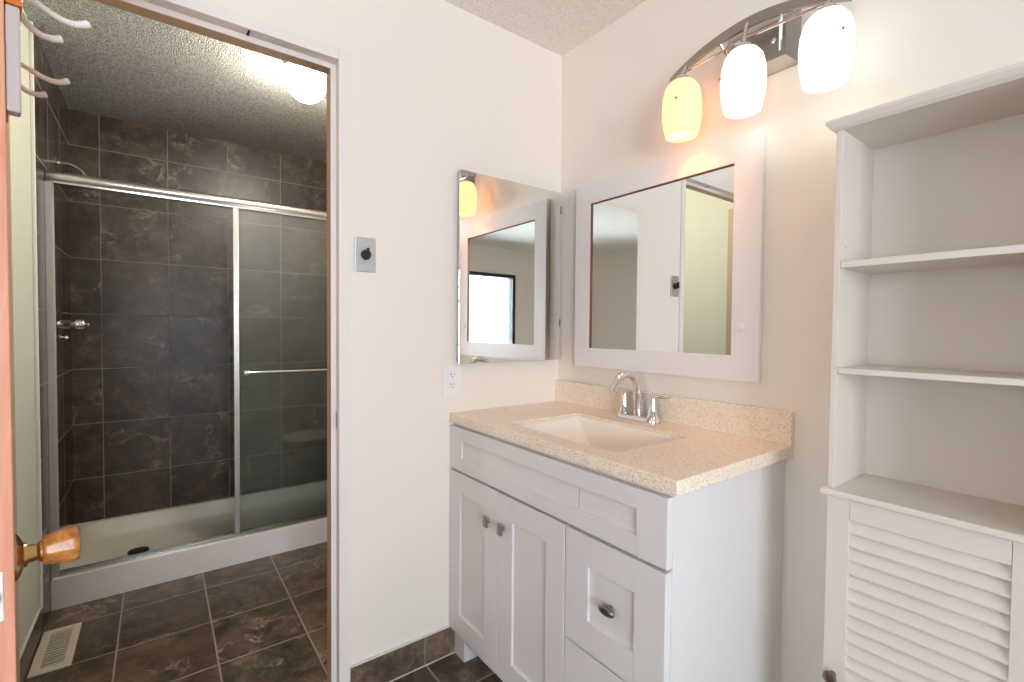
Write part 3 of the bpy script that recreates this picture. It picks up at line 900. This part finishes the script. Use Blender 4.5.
sd = empty('sliding_shower_door', (-0.88, 1.245, CH), 'chrome framed sliding glass shower door slid open to the right', 'shower door')
hz0, hz1, hy = 1.797, 1.850, 1.248
prof = []
for k in range(13):
    a = math.radians(-60 + 240 * k / 12)
    prof.append((hy + 0.021 * math.cos(a + math.pi) * 1.0, 1.8165 + 0.021 * math.sin(a)))
prof = [(hy - 0.020 * math.cos(t), 1.829 + 0.022 * math.sin(t)) for t in [math.radians(-38 + 256 * k / 16) for k in range(17)]]
prof += [(hy + 0.022, 1.812), (hy + 0.022, hz0), (hy - 0.022, hz0), (hy - 0.0235, hz0 + 0.008), (hy - 0.020, 1.809)]
obj('header_rail', extrude(B(), prof, 'x', PX0 + 0.001, PX1), M['satin'], sd, smooth=True)
def channel(x0, x1):
    return boxes((x0, x1, hy - 0.024, hy + 0.024, CH, hz0))
obj('wall_jamb', boxes((XL + 0.0005, XL + 0.0215, hy - 0.026, hy - 0.022, CH, hz0), (XL + 0.0005, XL + 0.004, hy - 0.022, hy + 0.022, CH, hz0), (XL + 0.0005, XL + 0.0215, hy + 0.022, hy + 0.026, CH, hz0)), M['jamb_alu'], sd)
obj('wall_jamb', boxes((-0.030, -0.0085, hy - 0.026, hy - 0.022, CH, hz0), (-0.012, -0.0085, hy - 0.022, hy + 0.022, CH, hz0), (-0.030, -0.0085, hy + 0.022, hy + 0.026, CH, hz0)), M['satin'], sd)
obj('bottom_track', boxes((XL + 0.022, -0.031, hy - 0.026, hy + 0.026, CH, CH + 0.006), (XL + 0.022, -0.031, hy - 0.003, hy + 0.003, CH + 0.006, CH + 0.018), (XL + 0.022, -0.031, hy - 0.026, hy - 0.023, CH + 0.006, CH + 0.012)), M['satin'], sd)
obj('door_guide', bx(-1.12, -0.99, hy + 0.004, hy + 0.020, CH + 0.0065, CH + 0.016), M['dark'], sd)
g1 = obj('glass_panel', bx(-1.083, -0.20, hy - 0.016, hy - 0.010, CH + 0.014, hz0 + 0.002), M['shower_glass'], sd)
obj('edge_strip', bx(-1.0835, -1.058, hy - 0.019, hy - 0.007, CH + 0.014, hz0), M['satin'], g1, bevel=0.002)
bm = B()
tube(bm, [(-1.038, hy - 0.046, 0.968), (-0.24, hy - 0.046, 0.968)], 0.0085, 14)
tb = obj('towel_bar', bm, M['chrome'], g1, smooth=True)
bm = B()
for x in (-1.032, -0.25):
    lathe(bm, [(0.012, 0), (0.012, 0.004), (0.008, 0.008), (0.008, 0.024), (0.012, 0.027), (0.012, 0.036), (0.009, 0.038), (0, 0.038)], (x, hy - 0.016, 0.968), (0, -1, 0), 18)
obj('bar_post', bm, M['chrome'], tb, smooth=True)
g2 = obj('glass_panel', bx(-1.050, -0.035, hy + 0.010, hy + 0.016, CH + 0.014, hz0 + 0.002), M['shower_glass'], sd)
obj('edge_strip', bx(-0.0555, -0.034, hy + 0.007, hy + 0.019, CH + 0.014, hz0), M['satin'], g2, bevel=0.002)

# valve and shower head on the left tiled wall
va = empty('shower_valve', (XL, 1.50, 1.207), 'chrome round shower valve with lever on the dark tiled side wall', 'valve')
obj('escutcheon', lathe(B(), [(0.083, 0.0005), (0.083, 0.003), (0.074, 0.008), (0.030, 0.012)], (XL, 1.50, 1.207), (1, 0, 0), 40), M['chrome'], va, smooth=True)
bm = lathe(B(), [(0.023, 0.008), (0.023, 0.040), (0.018, 0.044), (0.018, 0.054), (0.026, 0.060), (0.026, 0.088), (0.020, 0.096), (0, 0.098)], (XL, 1.50, 1.207), (1, 0, 0), 28)
hd = obj('handle', bm, M['chrome'], va, smooth=True)
obj('lever', lathe(B(), [(0.009, 0.085), (0.011, 0.100), (0.010, 0.112), (0, 0.114)], (XL, 1.50, 1.207), (1, -0.12, 0), 16), M['chrome'], hd, smooth=True)
obj('diverter', lathe(B(), [(0.009, 0.004), (0.008, 0.020), (0.011, 0.024), (0.010, 0.034), (0, 0.036)], (XL, 1.50, 1.145), (1, 0, 0), 16), M['chrome'], va, smooth=True)
shd = empty('overhead_shower', (XL, 1.52, 1.95), 'chrome shower head on a bent arm above the shower door rail', 'shower head')
obj('flange', lathe(B(), [(0.030, 0.0005), (0.030, 0.003), (0.014, 0.012)], (XL, 1.52, 1.955), (1, 0, 0), 28), M['chrome'], shd, smooth=True)
obj('arm', tube(B(), spline([(XL + 0.004, 1.52, 1.955), (XL + 0.045, 1.52, 1.953), (XL + 0.080, 1.52, 1.938), (XL + 0.098, 1.52, 1.915)], 6), 0.0085, 14), M['chrome'], shd, smooth=True)
obj('head', lathe(B(), [(0.010, 0), (0.012, 0.010), (0.026, 0.032), (0.030, 0.040), (0.027, 0.043), (0, 0.043)], (XL + 0.096, 1.52, 1.918), (0.5, 0, -1), 28), M['chrome'], shd, smooth=True)

# ceiling globe
gl = empty('ceiling_globe_light', (-0.86, 0.70, HS), 'lit white glass globe lamp on the ceiling of the shower room', 'light')
obj('shading_canopy', lathe(B(), [(0.084, 0), (0.088, -0.022), (0.086, -0.030), (0.045, -0.026)], (-0.86, 0.70, HS - 0.0005), (0, 0, 1), 32), M['plastic'], gl, smooth=True)  # hidden collar, widened to keep the globe's light off the nearby ceiling
gb = B()
gp = [(0.043, -0.018)] + [(0.078 * math.sin(math.radians(a)), -0.080 + 0.078 * math.cos(math.radians(a))) for a in range(40, 180, 10)] + [(0, -0.158)]
obj('globe', lathe(gb, gp, (-0.86, 0.70, HS), (0, 0, 1), 40), M['globe'], gl, smooth=True)

# floor register
fv = empty('floor_register', (-1.699, 0.871, 0), 'almond metal floor vent beside the shower room wall', 'vent')
X0, X1, Y0, Y1 = -1.754, -1.643, 0.722, 1.022
fx0, fx1, fy0, fy1 = X0 + 0.026, X1 - 0.024, Y0 + 0.034, Y1 - 0.030
obj('frame', boxes((X0, fx0, Y0, Y1, 0.0005, 0.006), (fx1, X1, Y0, Y1, 0.0005, 0.006), (fx0, fx1, Y0, fy0, 0.0005, 0.006), (fx0, fx1, fy1, Y1, 0.0005, 0.006)), M['vent'], fv, bevel=0.001)
bm = B()
n = 13
for i in range(n):
    yy = fy0 + (fy1 - fy0) * (i + 0.5) / n
    box(bm, fx0, fx1, yy - 0.0042, yy + 0.0036, 0.0015, 0.0055)
obj('louvres', bm, M['vent'], fv)
obj('duct', bx(fx0, fx1, fy0, fy1, 0.0004, 0.0010), M['darkgap'], fv)

# toilet to the right of the doorway (seen reflected in the shower glass)
TY = 0.47
to = empty('toilet', (-0.36, TY, 0), 'white toilet against the shower room wall, reflected in the shower glass', 'toilet')
def oval(cx, a, b, z, n=32, sq=2.4):
    out = []
    for k in range(n):
        t = 2 * math.pi * k / n
        c, s = math.cos(t), math.sin(t)
        out.append((cx + a * math.copysign(abs(c) ** (2 / sq), c), TY + b * math.copysign(abs(s) ** (2 / sq), s), z))
    return out
bm = B()
loft(bm, [oval(-0.36, 0.22, 0.10, 0), oval(-0.36, 0.20, 0.09, 0.06), oval(-0.37, 0.20, 0.10, 0.18), oval(-0.41, 0.24, 0.155, 0.30), oval(-0.44, 0.255, 0.18, 0.385), oval(-0.44, 0.25, 0.175, 0.395)], True, True)
obj('bowl', bm, M['porcelain'], to, smooth=True)
bm = B()
loft(bm, [oval(-0.445, 0.255, 0.185, 0.397), oval(-0.445, 0.258, 0.188, 0.408), oval(-0.445, 0.256, 0.186, 0.415)], True, True)
obj('seat', bm, M['plastic'], to, smooth=True)
bm = B()
loft(bm, [oval(-0.445, 0.258, 0.188, 0.418), oval(-0.445, 0.260, 0.190, 0.432), oval(-0.445, 0.250, 0.182, 0.441)], True, True)
obj('lid', bm, M['plastic'], to, smooth=True)
bm = B()
loft(bm, [[(x, y, z) for x, y in rrect(a, b, 0.03, 5, -0.10, TY)] for a, b, z in ((0.15, 0.36, 0.385), (0.17, 0.41, 0.56), (0.18, 0.43, 0.74))], True, True)
obj('tank', bm, M['porcelain'], to, smooth=True)
bm = B()
loft(bm, [[(x, y, z) for x, y in rrect(0.19, 0.45, 0.03, 5, -0.10, TY)] for z in (0.741, 0.768)], True, True)
obj('tank_lid', bm, M['porcelain'], to, bevel=0.006)
